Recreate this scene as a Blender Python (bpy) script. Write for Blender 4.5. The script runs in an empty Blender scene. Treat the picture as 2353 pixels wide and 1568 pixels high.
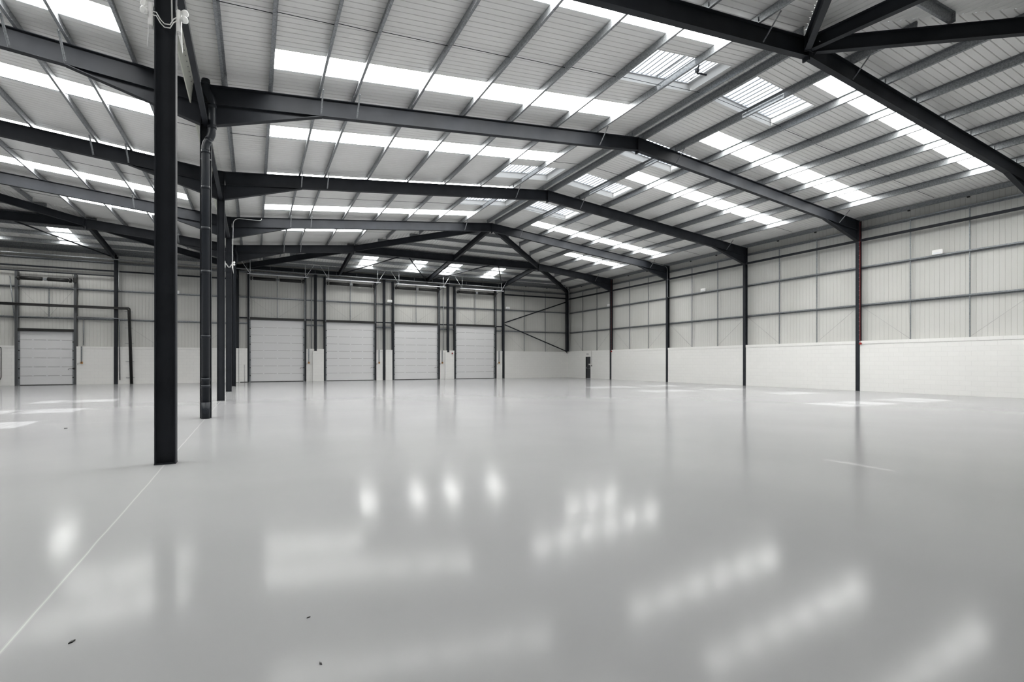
import bpy, bmesh, math, random
from mathutils import Vector, Matrix
random.seed(7)
sc = bpy.context.scene
COL = sc.collection

# ------------------------------------------------------------------ camera, sky, sun, exposure
F_PX = 1181.73; HOR = 834.03; YAW = 26.631
cam_d = bpy.data.cameras.new('camera'); cam = bpy.data.objects.new('camera', cam_d); COL.objects.link(cam)
cam.location = (1.174, -9.162, 1.5)
cam.rotation_euler = (math.radians(90), 0, -math.radians(YAW))
cam_d.sensor_fit = 'HORIZONTAL'; cam_d.sensor_width = 36.0
cam_d.lens = F_PX / 2353 * 36.0
cam_d.shift_y = (HOR - 784) / 2353
cam_d.clip_end = 300
sc.camera = cam

w = bpy.data.worlds.new('sky'); sc.world = w; w.use_nodes = True
bg = w.node_tree.nodes['Background']
bg.inputs['Color'].default_value = (0.86, 0.93, 1.0, 1); bg.inputs['Strength'].default_value = 0.42

sd = bpy.data.lights.new('sun', 'SUN'); sd.energy = 9.0; sd.angle = math.radians(0.55); sd.color = (1.0, 0.96, 0.90)
sun = bpy.data.objects.new('sun', sd); COL.objects.link(sun)
sun.rotation_euler = Vector((7.5, -0.8, -10.3)).to_track_quat('-Z', 'Y').to_euler()
sun.location = (-20, 10, 40)

SKYLIGHT = 9.0
sc.view_settings.view_transform = 'Standard'; sc.view_settings.look = 'None'
sc.view_settings.gamma = 1.0; sc.view_settings.use_curve_mapping = False
sc.view_settings.exposure = 1.1
cy = sc.cycles
cy.max_bounces = 8; cy.diffuse_bounces = 5; cy.glossy_bounces = 3; cy.transmission_bounces = 4
cy.transparent_max_bounces = 10; cy.caustics_reflective = False; cy.caustics_refractive = False
cy.use_denoising = True; cy.sample_clamp_indirect = 6.0; cy.blur_glossy = 0.5

# ------------------------------------------------------------------ dimensions
S = 7.088          # bay length
W = 29.92          # span of one hall
H = W / 2
YE = 5 * S         # end wall
YF = -2 * S        # wall behind the camera
RT = 9.05          # top of steel at eaves
DEP = 0.52         # rafter depth
PZ = 0.245         # purlin depth
SL = 0.1           # roof slope
HS = H / (2 * S)   # plan ratio of the hips
SH = SL * HS       # slope of the hip ends

# ------------------------------------------------------------------ materials
def mat(name, col, rough=0.5, metal=0.0, **k):
    m = bpy.data.materials.new(name); m.use_nodes = True
    b = m.node_tree.nodes['Principled BSDF']
    b.inputs['Base Color'].default_value = (*col, 1)
    b.inputs['Roughness'].default_value = rough
    b.inputs['Metallic'].default_value = metal
    for a, v in k.items(): b.inputs[a.replace('_', ' ')].default_value = v
    return m
def nodes(m): return m.node_tree.nodes, m.node_tree.links, m.node_tree.nodes['Principled BSDF']
def noise_mix(m, c1, c2, scale, detail=3, vec_scale=(1, 1, 1), lo=0.35, hi=0.65, target='Base Color'):
    n, l, b = nodes(m)
    tc = n.new('ShaderNodeTexCoord'); mp = n.new('ShaderNodeMapping'); mp.inputs['Scale'].default_value = vec_scale
    l.new(tc.outputs['Object'], mp.inputs['Vector'])
    t = n.new('ShaderNodeTexNoise'); t.inputs['Scale'].default_value = scale; t.inputs['Detail'].default_value = detail
    l.new(mp.outputs['Vector'], t.inputs['Vector'])
    r = n.new('ShaderNodeValToRGB'); r.color_ramp.elements[0].position = lo; r.color_ramp.elements[1].position = hi
    r.color_ramp.elements[0].color = (*c1, 1); r.color_ramp.elements[1].color = (*c2, 1)
    l.new(t.outputs['Fac'], r.inputs['Fac']); l.new(r.outputs['Color'], b.inputs[target])
    return t
M = {}
M['steel'] = mat('dark_painted_steel', (0.016, 0.018, 0.023), 0.55, 0.0, Specular_IOR_Level=0.22)
noise_mix(M['steel'], (0.014, 0.016, 0.020), (0.021, 0.024, 0.030), 1.3)
M['galv'] = mat('galvanised_steel', (0.34, 0.355, 0.37), 0.50, 0.55)
noise_mix(M['galv'], (0.19, 0.20, 0.21), (0.32, 0.335, 0.35), 22, 4)
M['galv_rail'] = mat('galvanised_rail', (0.27, 0.285, 0.30), 0.42, 0.7)
noise_mix(M['galv_rail'], (0.20, 0.215, 0.23), (0.30, 0.315, 0.33), 16, 4)
M['liner'] = mat('white_roof_liner', (0.64, 0.645, 0.63), 0.45)
noise_mix(M['liner'], (0.73, 0.732, 0.715), (0.80, 0.802, 0.79), 0.35, 5)
M['clad'] = mat('off_white_wall_liner', (0.72, 0.72, 0.68), 0.42)
noise_mix(M['clad'], (0.51, 0.512, 0.49), (0.56, 0.563, 0.545), 0.5, 5, (1, 1, .35))
M['wseam'] = mat('wall_sheet_joint', (0.43, 0.43, 0.41), 0.5)
M['seam'] = mat('roof_sheet_joint', (0.46, 0.46, 0.44), 0.6)  # darker tone in the grooves of the roof sheets
M['white'] = mat('white_plastic', (0.88, 0.88, 0.87), 0.4)
M['door'] = mat('white_insulated_door_panel', (0.655, 0.66, 0.67), 0.4)
M['black'] = mat('black_rubber', (0.012, 0.012, 0.012), 0.5)
M['pipe'] = mat('dark_grey_plastic_pipe', (0.014, 0.017, 0.022), 0.42, 0.0, Specular_IOR_Level=0.25)
M['alu'] = mat('mill_aluminium', (0.72, 0.74, 0.77), 0.35, 0.6)
M['louvre'] = mat('louvre_edge_metal', (0.30, 0.32, 0.35), 0.4, 0.3)
M['jamb'] = mat('grey_painted_jamb', (0.085, 0.09, 0.095), 0.45, 0.3)
M['red'] = mat('red_plastic', (0.30, 0.02, 0.02), 0.4)
M['redsteel'] = mat('red_oxide_cable', (0.10, 0.022, 0.02), 0.5)
M['yellow'] = mat('amber_plastic', (0.42, 0.20, 0.05), 0.5)
M['green'] = mat('green_sign', (0.03, 0.22, 0.09), 0.5)
M['exitdoor'] = mat('dark_grey_door', (0.018, 0.021, 0.025), 0.4)
M['gutter'] = mat('cream_membrane', (0.58, 0.59, 0.53), 0.5)
M['grey'] = mat('grey_label', (0.3, 0.3, 0.31), 0.5)
M['upstand'] = mat('white_upstand', (0.74, 0.74, 0.73), 0.45)

# painted blockwork: courses in relief
m = M['block'] = mat('white_painted_blockwork', (0.76, 0.755, 0.74), 0.55)
n, l, b = nodes(m)
tc = n.new('ShaderNodeTexCoord'); sx = n.new('ShaderNodeSeparateXYZ'); l.new(tc.outputs['Object'], sx.inputs[0])
ad = n.new('ShaderNodeMath'); ad.operation = 'ADD'; l.new(sx.outputs['X'], ad.inputs[0]); l.new(sx.outputs['Y'], ad.inputs[1])
cb = n.new('ShaderNodeCombineXYZ'); l.new(ad.outputs[0], cb.inputs['X']); l.new(sx.outputs['Z'], cb.inputs['Y'])
bt = n.new('ShaderNodeTexBrick'); bt.inputs['Scale'].default_value = 1.0; bt.inputs['Brick Width'].default_value = 0.45
bt.inputs['Row Height'].default_value = 0.225; bt.inputs['Mortar Size'].default_value = 0.007; bt.inputs['Mortar Smooth'].default_value = 0.6
bt.inputs['Color1'].default_value = (0.74, 0.74, 0.725, 1); bt.inputs['Color2'].default_value = (0.725, 0.725, 0.71, 1); bt.inputs['Mortar'].default_value = (0.65, 0.65, 0.635, 1)
l.new(cb.outputs[0], bt.inputs['Vector']); l.new(bt.outputs['Color'], b.inputs['Base Color'])
bp = n.new('ShaderNodeBump'); bp.invert = True; bp.inputs['Strength'].default_value = 0.5; bp.inputs['Distance'].default_value = 0.006
l.new(bt.outputs['Fac'], bp.inputs['Height']); l.new(bp.outputs['Normal'], b.inputs['Normal'])

# glossy resin floor with painted-over joints, trowel waves and orange peel
m = M['floor'] = mat('grey_resin_floor', (0.40, 0.405, 0.41), 0.16, 0.0, Specular_IOR_Level=0.24)
n, l, b = nodes(m)
geo = n.new('ShaderNodeNewGeometry'); sx = n.new('ShaderNodeSeparateXYZ'); l.new(geo.outputs['Position'], sx.inputs[0])
def mth(op, a, bb=None, clamp=False):
    q = n.new('ShaderNodeMath'); q.operation = op; q.use_clamp = clamp
    for i, v in enumerate((a, bb)):
        if v is None: continue
        if isinstance(v, (int, float)): q.inputs[i].default_value = v
        else: l.new(v, q.inputs[i])
    return q.outputs[0]
wob = n.new('ShaderNodeTexNoise'); wob.inputs['Scale'].default_value = 0.9; l.new(geo.outputs['Position'], wob.inputs['Vector'])
wv = mth('MULTIPLY', mth('SUBTRACT', wob.outputs['Fac'], 0.5), 0.03)
jx = mth('ABSOLUTE', mth('ADD', sx.outputs['X'], wv))
line = mth('LESS_THAN', jx, 0.005)
halo = mth('MULTIPLY', mth('LESS_THAN', jx, 0.013), 0.15)
ym = mth('ABSOLUTE', mth('SUBTRACT', mth('MODULO', mth('ADD', mth('ADD', sx.outputs['Y'], 10 * S + S / 2 + 0.05), wv), S), S / 2))
liney = mth('MULTIPLY', mth('MULTIPLY', mth('LESS_THAN', ym, 0.010), 0.35), mth('GREATER_THAN', sx.outputs['Y'], 3.0))
lm = mth('MAXIMUM', mth('MAXIMUM', mth('MULTIPLY', line, 0.55), halo), liney, True)
st = n.new('ShaderNodeTexNoise'); st.inputs['Scale'].default_value = 0.35; st.inputs['Detail'].default_value = 6; l.new(geo.outputs['Position'], st.inputs['Vector'])
rp = n.new('ShaderNodeValToRGB'); rp.color_ramp.elements[0].position = 0.3; rp.color_ramp.elements[1].position = 0.7
rp.color_ramp.elements[0].color = (0.285, 0.287, 0.294, 1); rp.color_ramp.elements[1].color = (0.31, 0.312, 0.319, 1)
l.new(st.outputs['Fac'], rp.inputs['Fac'])
mx = n.new('ShaderNodeMixRGB'); l.new(lm, mx.inputs['Fac']); l.new(rp.outputs['Color'], mx.inputs['Color1']); mx.inputs['Color2'].default_value = (0.50, 0.50, 0.49, 1)
l.new(mx.outputs['Color'], b.inputs['Base Color'])
wn = n.new('ShaderNodeTexNoise'); wn.inputs['Scale'].default_value = 0.7; wn.inputs['Detail'].default_value = 3; wn.inputs['Roughness'].default_value = 0.5
l.new(geo.outputs['Position'], wn.inputs['Vector'])
pn = n.new('ShaderNodeTexNoise'); pn.inputs['Scale'].default_value = 45; pn.inputs['Detail'].default_value = 2; l.new(geo.outputs['Position'], pn.inputs['Vector'])
b1 = n.new('ShaderNodeBump'); b1.inputs['Strength'].default_value = 0.5; b1.inputs['Distance'].default_value = 0.0018; l.new(wn.outputs['Fac'], b1.inputs['Height'])
b2 = n.new('ShaderNodeBump'); b2.inputs['Strength'].default_value = 0.15; b2.inputs['Distance'].default_value = 0.001; l.new(pn.outputs['Fac'], b2.inputs['Height'])

l.new(b1.outputs['Normal'], b2.inputs['Normal']); l.new(b2.outputs['Normal'], b.inputs['Normal'])
b.inputs['Roughness'].default_value = 0.125; b.inputs['Specular IOR Level'].default_value = 0.032

# glass fibre roof sheet; its own emission stands in for daylight coming through
m = M['skylight'] = mat('glass_fibre_emissive_sheet', (0.85, 0.86, 0.84), 0.5)
n, l, b = nodes(m); b.inputs['Emission Color'].default_value = (1.0, 0.995, 0.97, 1); b.inputs['Emission Strength'].default_value = SKYLIGHT; m.cycles.emission_sampling = 'FRONT'
trn = n.new('ShaderNodeBsdfTransparent'); mxs = n.new('ShaderNodeMixShader'); mxs.inputs['Fac'].default_value = 0.035
outn = [q for q in n if q.type == 'OUTPUT_MATERIAL'][0]
l.new(b.outputs[0], mxs.inputs[1]); l.new(trn.outputs[0], mxs.inputs[2]); l.new(mxs.outputs[0], outn.inputs['Surface'])
# louvre blades: clear, slightly milky
m = M['blade'] = bpy.data.materials.new('clear_louvre_blade'); m.use_nodes = True
n, l = m.node_tree.nodes, m.node_tree.links; n.clear()
out = n.new('ShaderNodeOutputMaterial'); tr = n.new('ShaderNodeBsdfTransparent'); tr.inputs['Color'].default_value = (0.93, 0.95, 0.97, 1)
tl = n.new('ShaderNodeBsdfTranslucent'); tl.inputs['Color'].default_value = (0.85, 0.87, 0.9, 1)
ms = n.new('ShaderNodeMixShader'); ms.inputs['Fac'].default_value = 0.22
l.new(tr.outputs[0], ms.inputs[1]); l.new(tl.outputs[0], ms.inputs[2]); l.new(ms.outputs[0], out.inputs['Surface'])

# ------------------------------------------------------------------ helpers
def tag(o, label=None, cat=None, group=None, kind=None):
    if label: o['label'] = label
    if cat: o['category'] = cat
    if group: o['group'] = group
    if kind: o['kind'] = kind
    return o
def empty(name, loc, label=None, cat=None, group=None, kind=None):
    o = bpy.data.objects.new(name, None); o.location = loc; o.empty_display_size = 0.1; COL.objects.link(o)
    return tag(o, label, cat, group, kind)
def build(name, bm, mats, parent=None, label=None, cat=None, group=None, kind=None, smooth=False, origin=None):
    """link a bmesh in world coordinates as one object, origin moved to `origin`; a child stays in place under its parent"""
    if not isinstance(mats, (list, tuple)): mats = [mats]
    me = bpy.data.meshes.new(name)
    org = Vector(origin) if origin is not None else Vector((0, 0, 0))
    if parent is not None: org = ploc(parent)
    bmesh.ops.recalc_face_normals(bm, faces=bm.faces)
    if org.length: bmesh.ops.translate(bm, verts=bm.verts, vec=-org)
    bm.to_mesh(me); bm.free()
    for m in mats: me.materials.append(m)
    if smooth:
        for p in me.polygons: p.use_smooth = True
    o = bpy.data.objects.new(name, me); COL.objects.link(o)
    if parent is not None: o.parent = parent
    else: o.location = org
    return tag(o, label, cat, group, kind)
def ploc(p):
    v = p.location.copy()
    while p.parent: p = p.parent; v += p.location
    return v
def copy_tree(o, loc=None, parent=None):
    c = o.copy(); COL.objects.link(c)
    if parent is not None: c.parent = parent
    if loc is not None: c.location = loc
    for ch in list(o.children): copy_tree(ch, None, c)
    return c
def B(): return bmesh.new()
def box(bm, x0, x1, y0, y1, z0, z1, mi=0):
    v = [bm.verts.new(p) for p in ((x0,y0,z0),(x1,y0,z0),(x1,y1,z0),(x0,y1,z0),(x0,y0,z1),(x1,y0,z1),(x1,y1,z1),(x0,y1,z1))]
    for f in ((0,3,2,1),(4,5,6,7),(0,1,5,4),(1,2,6,5),(2,3,7,6),(3,0,4,7)):
        fc = bm.faces.new([v[i] for i in f]); fc.material_index = mi
def obox(bm, a, b_, u, hw, n_, hd, mi=0, off=(0, 0)):
    """box along a->b, half width hw along u, half depth hd along n_, offset (along u, along n_)"""
    a, b_, u, n_ = Vector(a), Vector(b_), Vector(u).normalized(), Vector(n_).normalized()
    vs = []
    for p in (a, b_):
        for su, sn in ((-1,-1),(1,-1),(1,1),(-1,1)):
            vs.append(bm.verts.new(p + u * (off[0] + su * hw) + n_ * (off[1] + sn * hd)))
    for f in ((0,3,2,1),(4,5,6,7),(0,1,5,4),(1,2,6,5),(2,3,7,6),(3,0,4,7)):
        fc = bm.faces.new([vs[i] for i in f]); fc.material_index = mi
def ibeam(bm, a, b_, dvec, d, wd, tf=0.018, tw=0.012, mi=0):
    """I section between a and b (centre line), depth d along dvec, flange width wd"""
    a, b_ = Vector(a), Vector(b_); ax = (b_ - a).normalized(); dv = Vector(dvec); dv = (dv - ax * dv.dot(ax)).normalized(); wv_ = ax.cross(dv)
    obox(bm, a, b_, wv_, tw / 2, dv, d / 2 - tf, mi)
    obox(bm, a, b_, wv_, wd / 2, dv, tf / 2, mi, (0, d / 2 - tf / 2))
    obox(bm, a, b_, wv_, wd / 2, dv, tf / 2, mi, (0, -d / 2 + tf / 2))
def zed(bm, a, b_, dvec, d, fl, t=0.006, flip=1, mi=0):
    a, b_ = Vector(a), Vector(b_); ax = (b_ - a).normalized(); dv = Vector(dvec); dv = (dv - ax * dv.dot(ax)).normalized(); wv_ = ax.cross(dv) * flip
    obox(bm, a, b_, wv_, t / 2, dv, d / 2, mi)
    obox(bm, a, b_, wv_, fl / 2, dv, t / 2, mi, (fl / 2, d / 2 - t / 2))
    obox(bm, a, b_, wv_, fl / 2, dv, t / 2, mi, (-fl / 2, -d / 2 + t / 2))
    obox(bm, a, b_, wv_, t / 2, dv, 0.010, mi, (-fl, -d / 2 + 0.010))
def tube(bm, pts, r, seg=8, mi=0, caps=True):
    pts = [Vector(p) for p in pts]; rings = []
    prev = None
    for i, p in enumerate(pts):
        t = (pts[min(i+1, len(pts)-1)] - pts[max(i-1, 0)]).normalized()
        if prev is None:
            up = Vector((0,0,1)) if abs(t.z) < .9 else Vector((1,0,0)); u = t.cross(up).normalized()
        else:
            u = (prev - t * prev.dot(t)).normalized()
        prev = u; v = t.cross(u)
        rad = r[i] if isinstance(r, (list, tuple)) else r
        rings.append([bm.verts.new(p + (u * math.cos(2*math.pi*k/seg) + v * math.sin(2*math.pi*k/seg)) * rad) for k in range(seg)])
    for a, b_ in zip(rings, rings[1:]):
        for k in range(seg):
            f = bm.faces.new((a[k], a[(k+1) % seg], b_[(k+1) % seg], b_[k])); f.material_index = mi; f.smooth = True
    if caps:
        for rg in (rings[0], rings[-1]):
            f = bm.faces.new(rg); f.material_index = mi
def bend(p0, p1, p2, r=0.15, n_=5):
    """points of a rounded corner at p1"""
    p0, p1, p2 = Vector(p0), Vector(p1), Vector(p2)
    a = p1 + (p0 - p1).normalized() * r; c = p1 + (p2 - p1).normalized() * r
    return [(a * (1-t)**2 + p1 * 2*t*(1-t) + c * t*t) for t in [i / n_ for i in range(n_+1)]]
def prism(bm, pts, off, mi=0):
    a = [bm.verts.new(p) for p in pts]; b_ = [bm.verts.new(Vector(p) + Vector(off)) for p in pts]
    n_ = len(pts)
    for f in (a, b_[::-1]): q = bm.faces.new(f); q.material_index = mi
    for i in range(n_):
        q = bm.faces.new((a[i], b_[i], b_[(i+1) % n_], a[(i+1) % n_])); q.material_index = mi
ORD = ['first', 'second', 'third', 'fourth', 'fifth', 'sixth', 'seventh', 'eighth', 'ninth', 'tenth', 'eleventh', 'twelfth']
FR = {-1: 'frame just behind the viewpoint', 0: 'nearest frame', 1: 'second frame from the front', 2: 'third frame from the front', 3: 'fourth frame from the front', 4: 'last frame before the end wall', 5: 'end wall'}

# ------------------------------------------------------------------ ribbed sheet skin
PITCH = 0.2
def skin(bm, a0, a1, Dfun, to, opens, u0, dp=0.016):
    """ribbed sheet: profile runs along a, sheets run along u from u0 to Dfun(a); opens = (a_lo, a_hi, u_lo, u_hi)"""
    prof = []
    k0 = math.floor(a0 / PITCH)
    a = k0 * PITCH
    while a < a1:
        for da, z, g in ((0, 0, 0), (0.170, 0, 1), (0.177, dp, 1), (0.190, dp, 1)):
            prof.append((a + da, z, g))
        a += PITCH
    cuts = sorted({c for o in opens for c in o[:2]} | {a0, a1})
    pts = []
    for i in range(len(prof)):
        p = prof[i]; q = prof[i+1] if i+1 < len(prof) else (prof[i][0] + 0.01, 0, 0)
        if p[0] >= a0 and p[0] <= a1: pts.append(p)
        for c in cuts:
            if p[0] < c < q[0]: pts.append((c, p[1] + (q[1]-p[1]) * (c-p[0]) / (q[0]-p[0]), p[2]))
    pts.sort(key=lambda t: t[0])
    for p, q in zip(pts, pts[1:]):
        if q[0] - p[0] < 1e-6: continue
        mid = (p[0] + q[0]) / 2
        segs = [[u0, None]]
        for o in sorted([o for o in opens if o[0] < mid < o[1]], key=lambda o: o[2]):
            segs[-1][1] = o[2]; segs.append([o[3], None])
        for s in segs:
            e0 = s[1] if s[1] is not None else Dfun(p[0]); e1 = s[1] if s[1] is not None else Dfun(q[0])
            if max(e0, e1) - s[0] < 1e-4: continue
            vs = [bm.verts.new(to(p[0], s[0], p[1])), bm.verts.new(to(q[0], s[0], q[1])), bm.verts.new(to(q[0], max(e1, s[0]), q[1])), bm.verts.new(to(p[0], max(e0, s[0]), p[1]))]
            f = bm.faces.new(vs); f.material_index = 1 if (p[2] and p[1] > 0 and q[1] > 0) else 0

def hipD(y): return max(0, min(H, HS * (YE - y), HS * (y - YF)))
ZC = RT + PZ + 0.01      # underside of liner above the eaves line
STRIPS = [-4.4, 0.40, 5.20, 9.90, 14.65, 19.5, 24.25]  # first strip unseen, added at the same spacing to brighten the near floor
VENTS = [2.1, 7.3, 11.6, 16.4]
VW, VU0, VU1 = 1.72, 11.35, 14.45

# openings, slope coordinate u = distance from eaves
op_L, op_R, op_S = [], [], []       # main hall left slope, main hall right slope, side hall right slope
def strip_u(y, side):
    if y < 0: return (2.16, 9.3) if y > -5 else (1.62, 3.9)
    if side == 'R':
        return (2.16, 12.6) if y < 20 else (2.16, 7.4)
    return (1.62, 12.95) if y < 20 else (1.62, 7.4)
for y in STRIPS:
    op_L.append((y, y + 1.0, *strip_u(y, 'L')))
    if abs(y - 14.65) > .1: op_R.append((y, y + 1.0, *strip_u(y, 'R')))
    op_S.append((y, y + 1.0, *strip_u(y, 'L')))
for y in VENTS:
    for o in (op_L, op_R, op_S):
        if not (o is op_L and y == 7.3): o.append((y, y + VW, VU0, VU1))
HIPX = [8.75, 12.75, 15.75, 19.8]
op_H = []   # main hall hip end: (x0, x1, v0, v1)
for x in HIPX:
    for v0, v1 in ((1.62, 3.12), (3.32, 4.78)): op_H.append((x, x + 1.12, v0, v1))
HIPXS = [-14.2, -10.1]
op_HS = []
for x in HIPXS:
    for v0, v1 in ((1.62, 3.12), (3.32, 4.78)): op_HS.append((x, x + 1.05, v0, v1))

bm = B()
skin(bm, YF, YE, hipD, lambda a, u, z: (u, a, ZC + SL*u + z), op_L, 0.0)
skin(bm, YF - .4, YE + .4, hipD, lambda a, u, z: (W - u, a, ZC + SL*u + z), op_R, -0.42)
skin(bm, YF, YE, hipD, lambda a, u, z: (-u, a, ZC + SL*u + z), op_S, 0.0)
skin(bm, YF - .4, YE + .4, hipD, lambda a, u, z: (-W + u, a, ZC + SL*u + z), [], -0.42)
def hipV(x):
    x = x if x >= 0 else x + W
    return max(0, min(x, W - x) / HS)
skin(bm, 0, W + .4, hipV, lambda a, u, z: (a, YE - u, ZC + SH*u + z), op_H, -0.42)
skin(bm, -W - .4, 0, hipV, lambda a, u, z: (a, YE - u, ZC + SH*u + z), op_HS, -0.42)
skin(bm, 0, W + .4, hipV, lambda a, u, z: (a, YF + u, ZC + SH*u + z), [], -0.42)
skin(bm, -W - .4, 0, hipV, lambda a, u, z: (a, YF + u, ZC + SH*u + z), [], -0.42)
build('ceiling', bm, [M['liner'], M['seam']], kind='structure')

# ------------------------------------------------------------------ floor and shell walls
bm = B(); box(bm, -W - .6, W + .6, YF - .6, YE + .6, -0.25, 0)
build('floor', bm, M['floor'], kind='structure')
ZT = 9.29; ZB = 2.60; CX = W + .38; CY = YE + .38
bm = B(); skin(bm, YF - .38, YE + .38, lambda a: ZT, lambda a, u, z: (CX + z, a, u), [], ZB, .006)
wall_r = build('wall_right', bm, [M['clad'], M['wseam']], kind='structure')
bm = B(); skin(bm, YF - .38, YE + .38, lambda a: ZT, lambda a, u, z: (-CX - z, a, u), [], 0, .006)
build('wall_left', bm, [M['clad'], M['wseam']], kind='structure')
bm = B(); skin(bm, -CX, CX, lambda a: ZT, lambda a, u, z: (a, YF - .38 - z, u), [], 0, .006)
build('wall_front', bm, [M['clad'], M['wseam']], kind='structure')
DOORS = [(0.86, 4.80, 4.88), (6.44, 10.40, 4.88), (12.07, 16.10, 4.90), (17.77, 21.76, 4.93), (-12.68, -9.80, 3.62)]
bm = B(); skin(bm, -CX, CX, lambda a: ZT, lambda a, u, z: (a, CY + z, u), [(d[0] - .01, d[1] + .01, ZB - .01, d[2] + .02) for d in DOORS], ZB, .006)
wall_b = build('wall_back', bm, [M['clad'], M['wseam']], kind='structure')

# blockwork dado: right wall (with the exit door opening) and back wall between the doors
def blockwall(name, spans, axis, face, parent, top=2.66, ledge=2.60):
    bm = B()
    for s0, s1, z0 in spans:
        if axis == 'x': box(bm, face, CX + .05, s0, s1, z0, top)
        else: box(bm, s0, s1, face, CY + .05, z0, top)
    return build(name, bm, M['block'], parent)
EX0, EX1, EXH = 31.49, 32.29, 2.05
spans = []
ys = [YF - .4] + [k * S for k in range(-1, 5)] + [YE + .03]
for a, c in zip(ys, ys[1:]):
    a2 = a + (.105 if a > YF else 0); c2 = c - (.105 if c < YE else 0)
    if a2 < EX0 < c2: spans += [(a2, EX0 - .02, 0), (EX0 - .02, EX1 + .02, EXH + .03), (EX1 + .02, c2, 0)]
    else: spans.append((a2, c2, 0))
blockwall('block_dado', spans, 'x', W + .03, wall_r)
# narrow raised coping line on the dado
bm = B()
for s0, s1, z0 in spans: box(bm, W + .012, W + .03, s0, s1, 2.50, 2.66)
build('coping', bm, M['block'], wall_r)
xs = [(-W - .4, -12.83), (-9.65, -7.60), (-7.36, 0.71), (4.95, 6.29), (10.55, 11.09), (11.33, 11.92), (16.25, 17.62), (21.91, 22.51), (22.75, W + .03)]
blockwall('block_dado', [(a, c, 0) for a, c in xs], 'y', YE + .03, wall_b, top=2.62)
bm = B()
for a, c in xs: box(bm, a, c, YE + .012, YE + .03, 2.47, 2.62)
build('coping', bm, M['block'], wall_b)
for a, c, lab in ((5.42, 6.26, 1), (16.70, 17.45, 2)):
    bm = B(); box(bm, a, c, YE - .14, YE + .02, 0, 2.45); build('block_pier', bm, M['block'], wall_b)

# ------------------------------------------------------------------ rooflight strips
def rooflight(y, u0, u1, to, label, group):
    # one continuous emissive sheet, with turned-up side laps
    bm = B()
    a0, a1 = y - .01, y + 1.01
    def bx(aa, ab, za, zb, mi=0):
        vs = [bm.verts.new(to(p, u, z)) for u in (u0, u1) for p, z in ((aa, za), (ab, za), (ab, zb), (aa, zb))]
        for f in ((0,3,2,1),(4,5,6,7),(0,1,5,4),(1,2,6,5),(2,3,7,6),(3,0,4,7)):
            q = bm.faces.new([vs[i] for i in f]); q.material_index = mi
    bx(a0, a1, 0.020, 0.030)
    return build('rooflight', bm, M['skylight'], None, label, 'rooflight', group, origin=to((a0+a1)/2, (u0+u1)/2, 0.02))
toL = lambda a, u, z: (u, a, ZC + SL*u + z)
toR = lambda a, u, z: (W - u, a, ZC + SL*u + z)
toS = lambda a, u, z: (-u, a, ZC + SL*u + z)
toH = lambda a, u, z: (a, YE - u, ZC + SH*u + z)
SN = ['unseen overhead beside the viewpoint', 'hard against the nearest frame', 'second from the front', 'third from the front', 'just beyond the third frame', 'second from the end wall', 'nearest the end wall']
for i, y in enumerate(STRIPS):
    rooflight(y, *strip_u(y, 'L'), toL, 'long glowing rooflight strip on left slope of main hall, ' + SN[i], 'rooflight strips')
    if abs(y - 14.65) > .1:
        rooflight(y, *strip_u(y, 'R'), toR, 'long glowing rooflight strip on right slope of main hall, ' + SN[i], 'rooflight strips')
    rooflight(y, *strip_u(y, 'L'), toS, 'long glowing rooflight strip over side hall left of columns, ' + SN[i], 'rooflight strips')
HN = ['leftmost pair', 'second pair from left', 'third pair from left', 'rightmost pair']
toF = lambda a, u, z: (a, YF + u, ZC + SH*u + z)
def hiplight(x, wd, v0, v1, label, toH=toH):
    bm = B(); vs = [bm.verts.new(toH(p, u, z)) for u in (v0, v1) for p, z in ((x, .02), (x + wd, .02), (x + wd, .03), (x, .03))]
    for f in ((0,3,2,1),(4,5,6,7),(0,1,5,4),(1,2,6,5),(2,3,7,6),(3,0,4,7)): bm.faces.new([vs[i] for i in f])
    build('rooflight', bm, M['skylight'], None, label, 'rooflight', 'small rooflights in the hip end', origin=toH(x + wd/2, (v0+v1)/2, .02))
for i, x in enumerate(HIPX):
    hiplight(x, 1.12, 3.32, 4.78, 'small bright rooflight above end doors, upper one of the ' + HN[i])
    hiplight(x, 1.12, 1.62, 3.12, 'small bright rooflight above end doors, lower one of the ' + HN[i])
for x, nm in zip(HIPXS, ('at the far left edge', 'beside the sloping bracing tube')):
    hiplight(x, 1.05, 3.32, 4.78, 'small bright rooflight in hip end of side hall, upper one ' + nm)
    hiplight(x, 1.05, 1.62, 3.12, 'small bright rooflight in hip end of side hall, lower one ' + nm)

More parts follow.
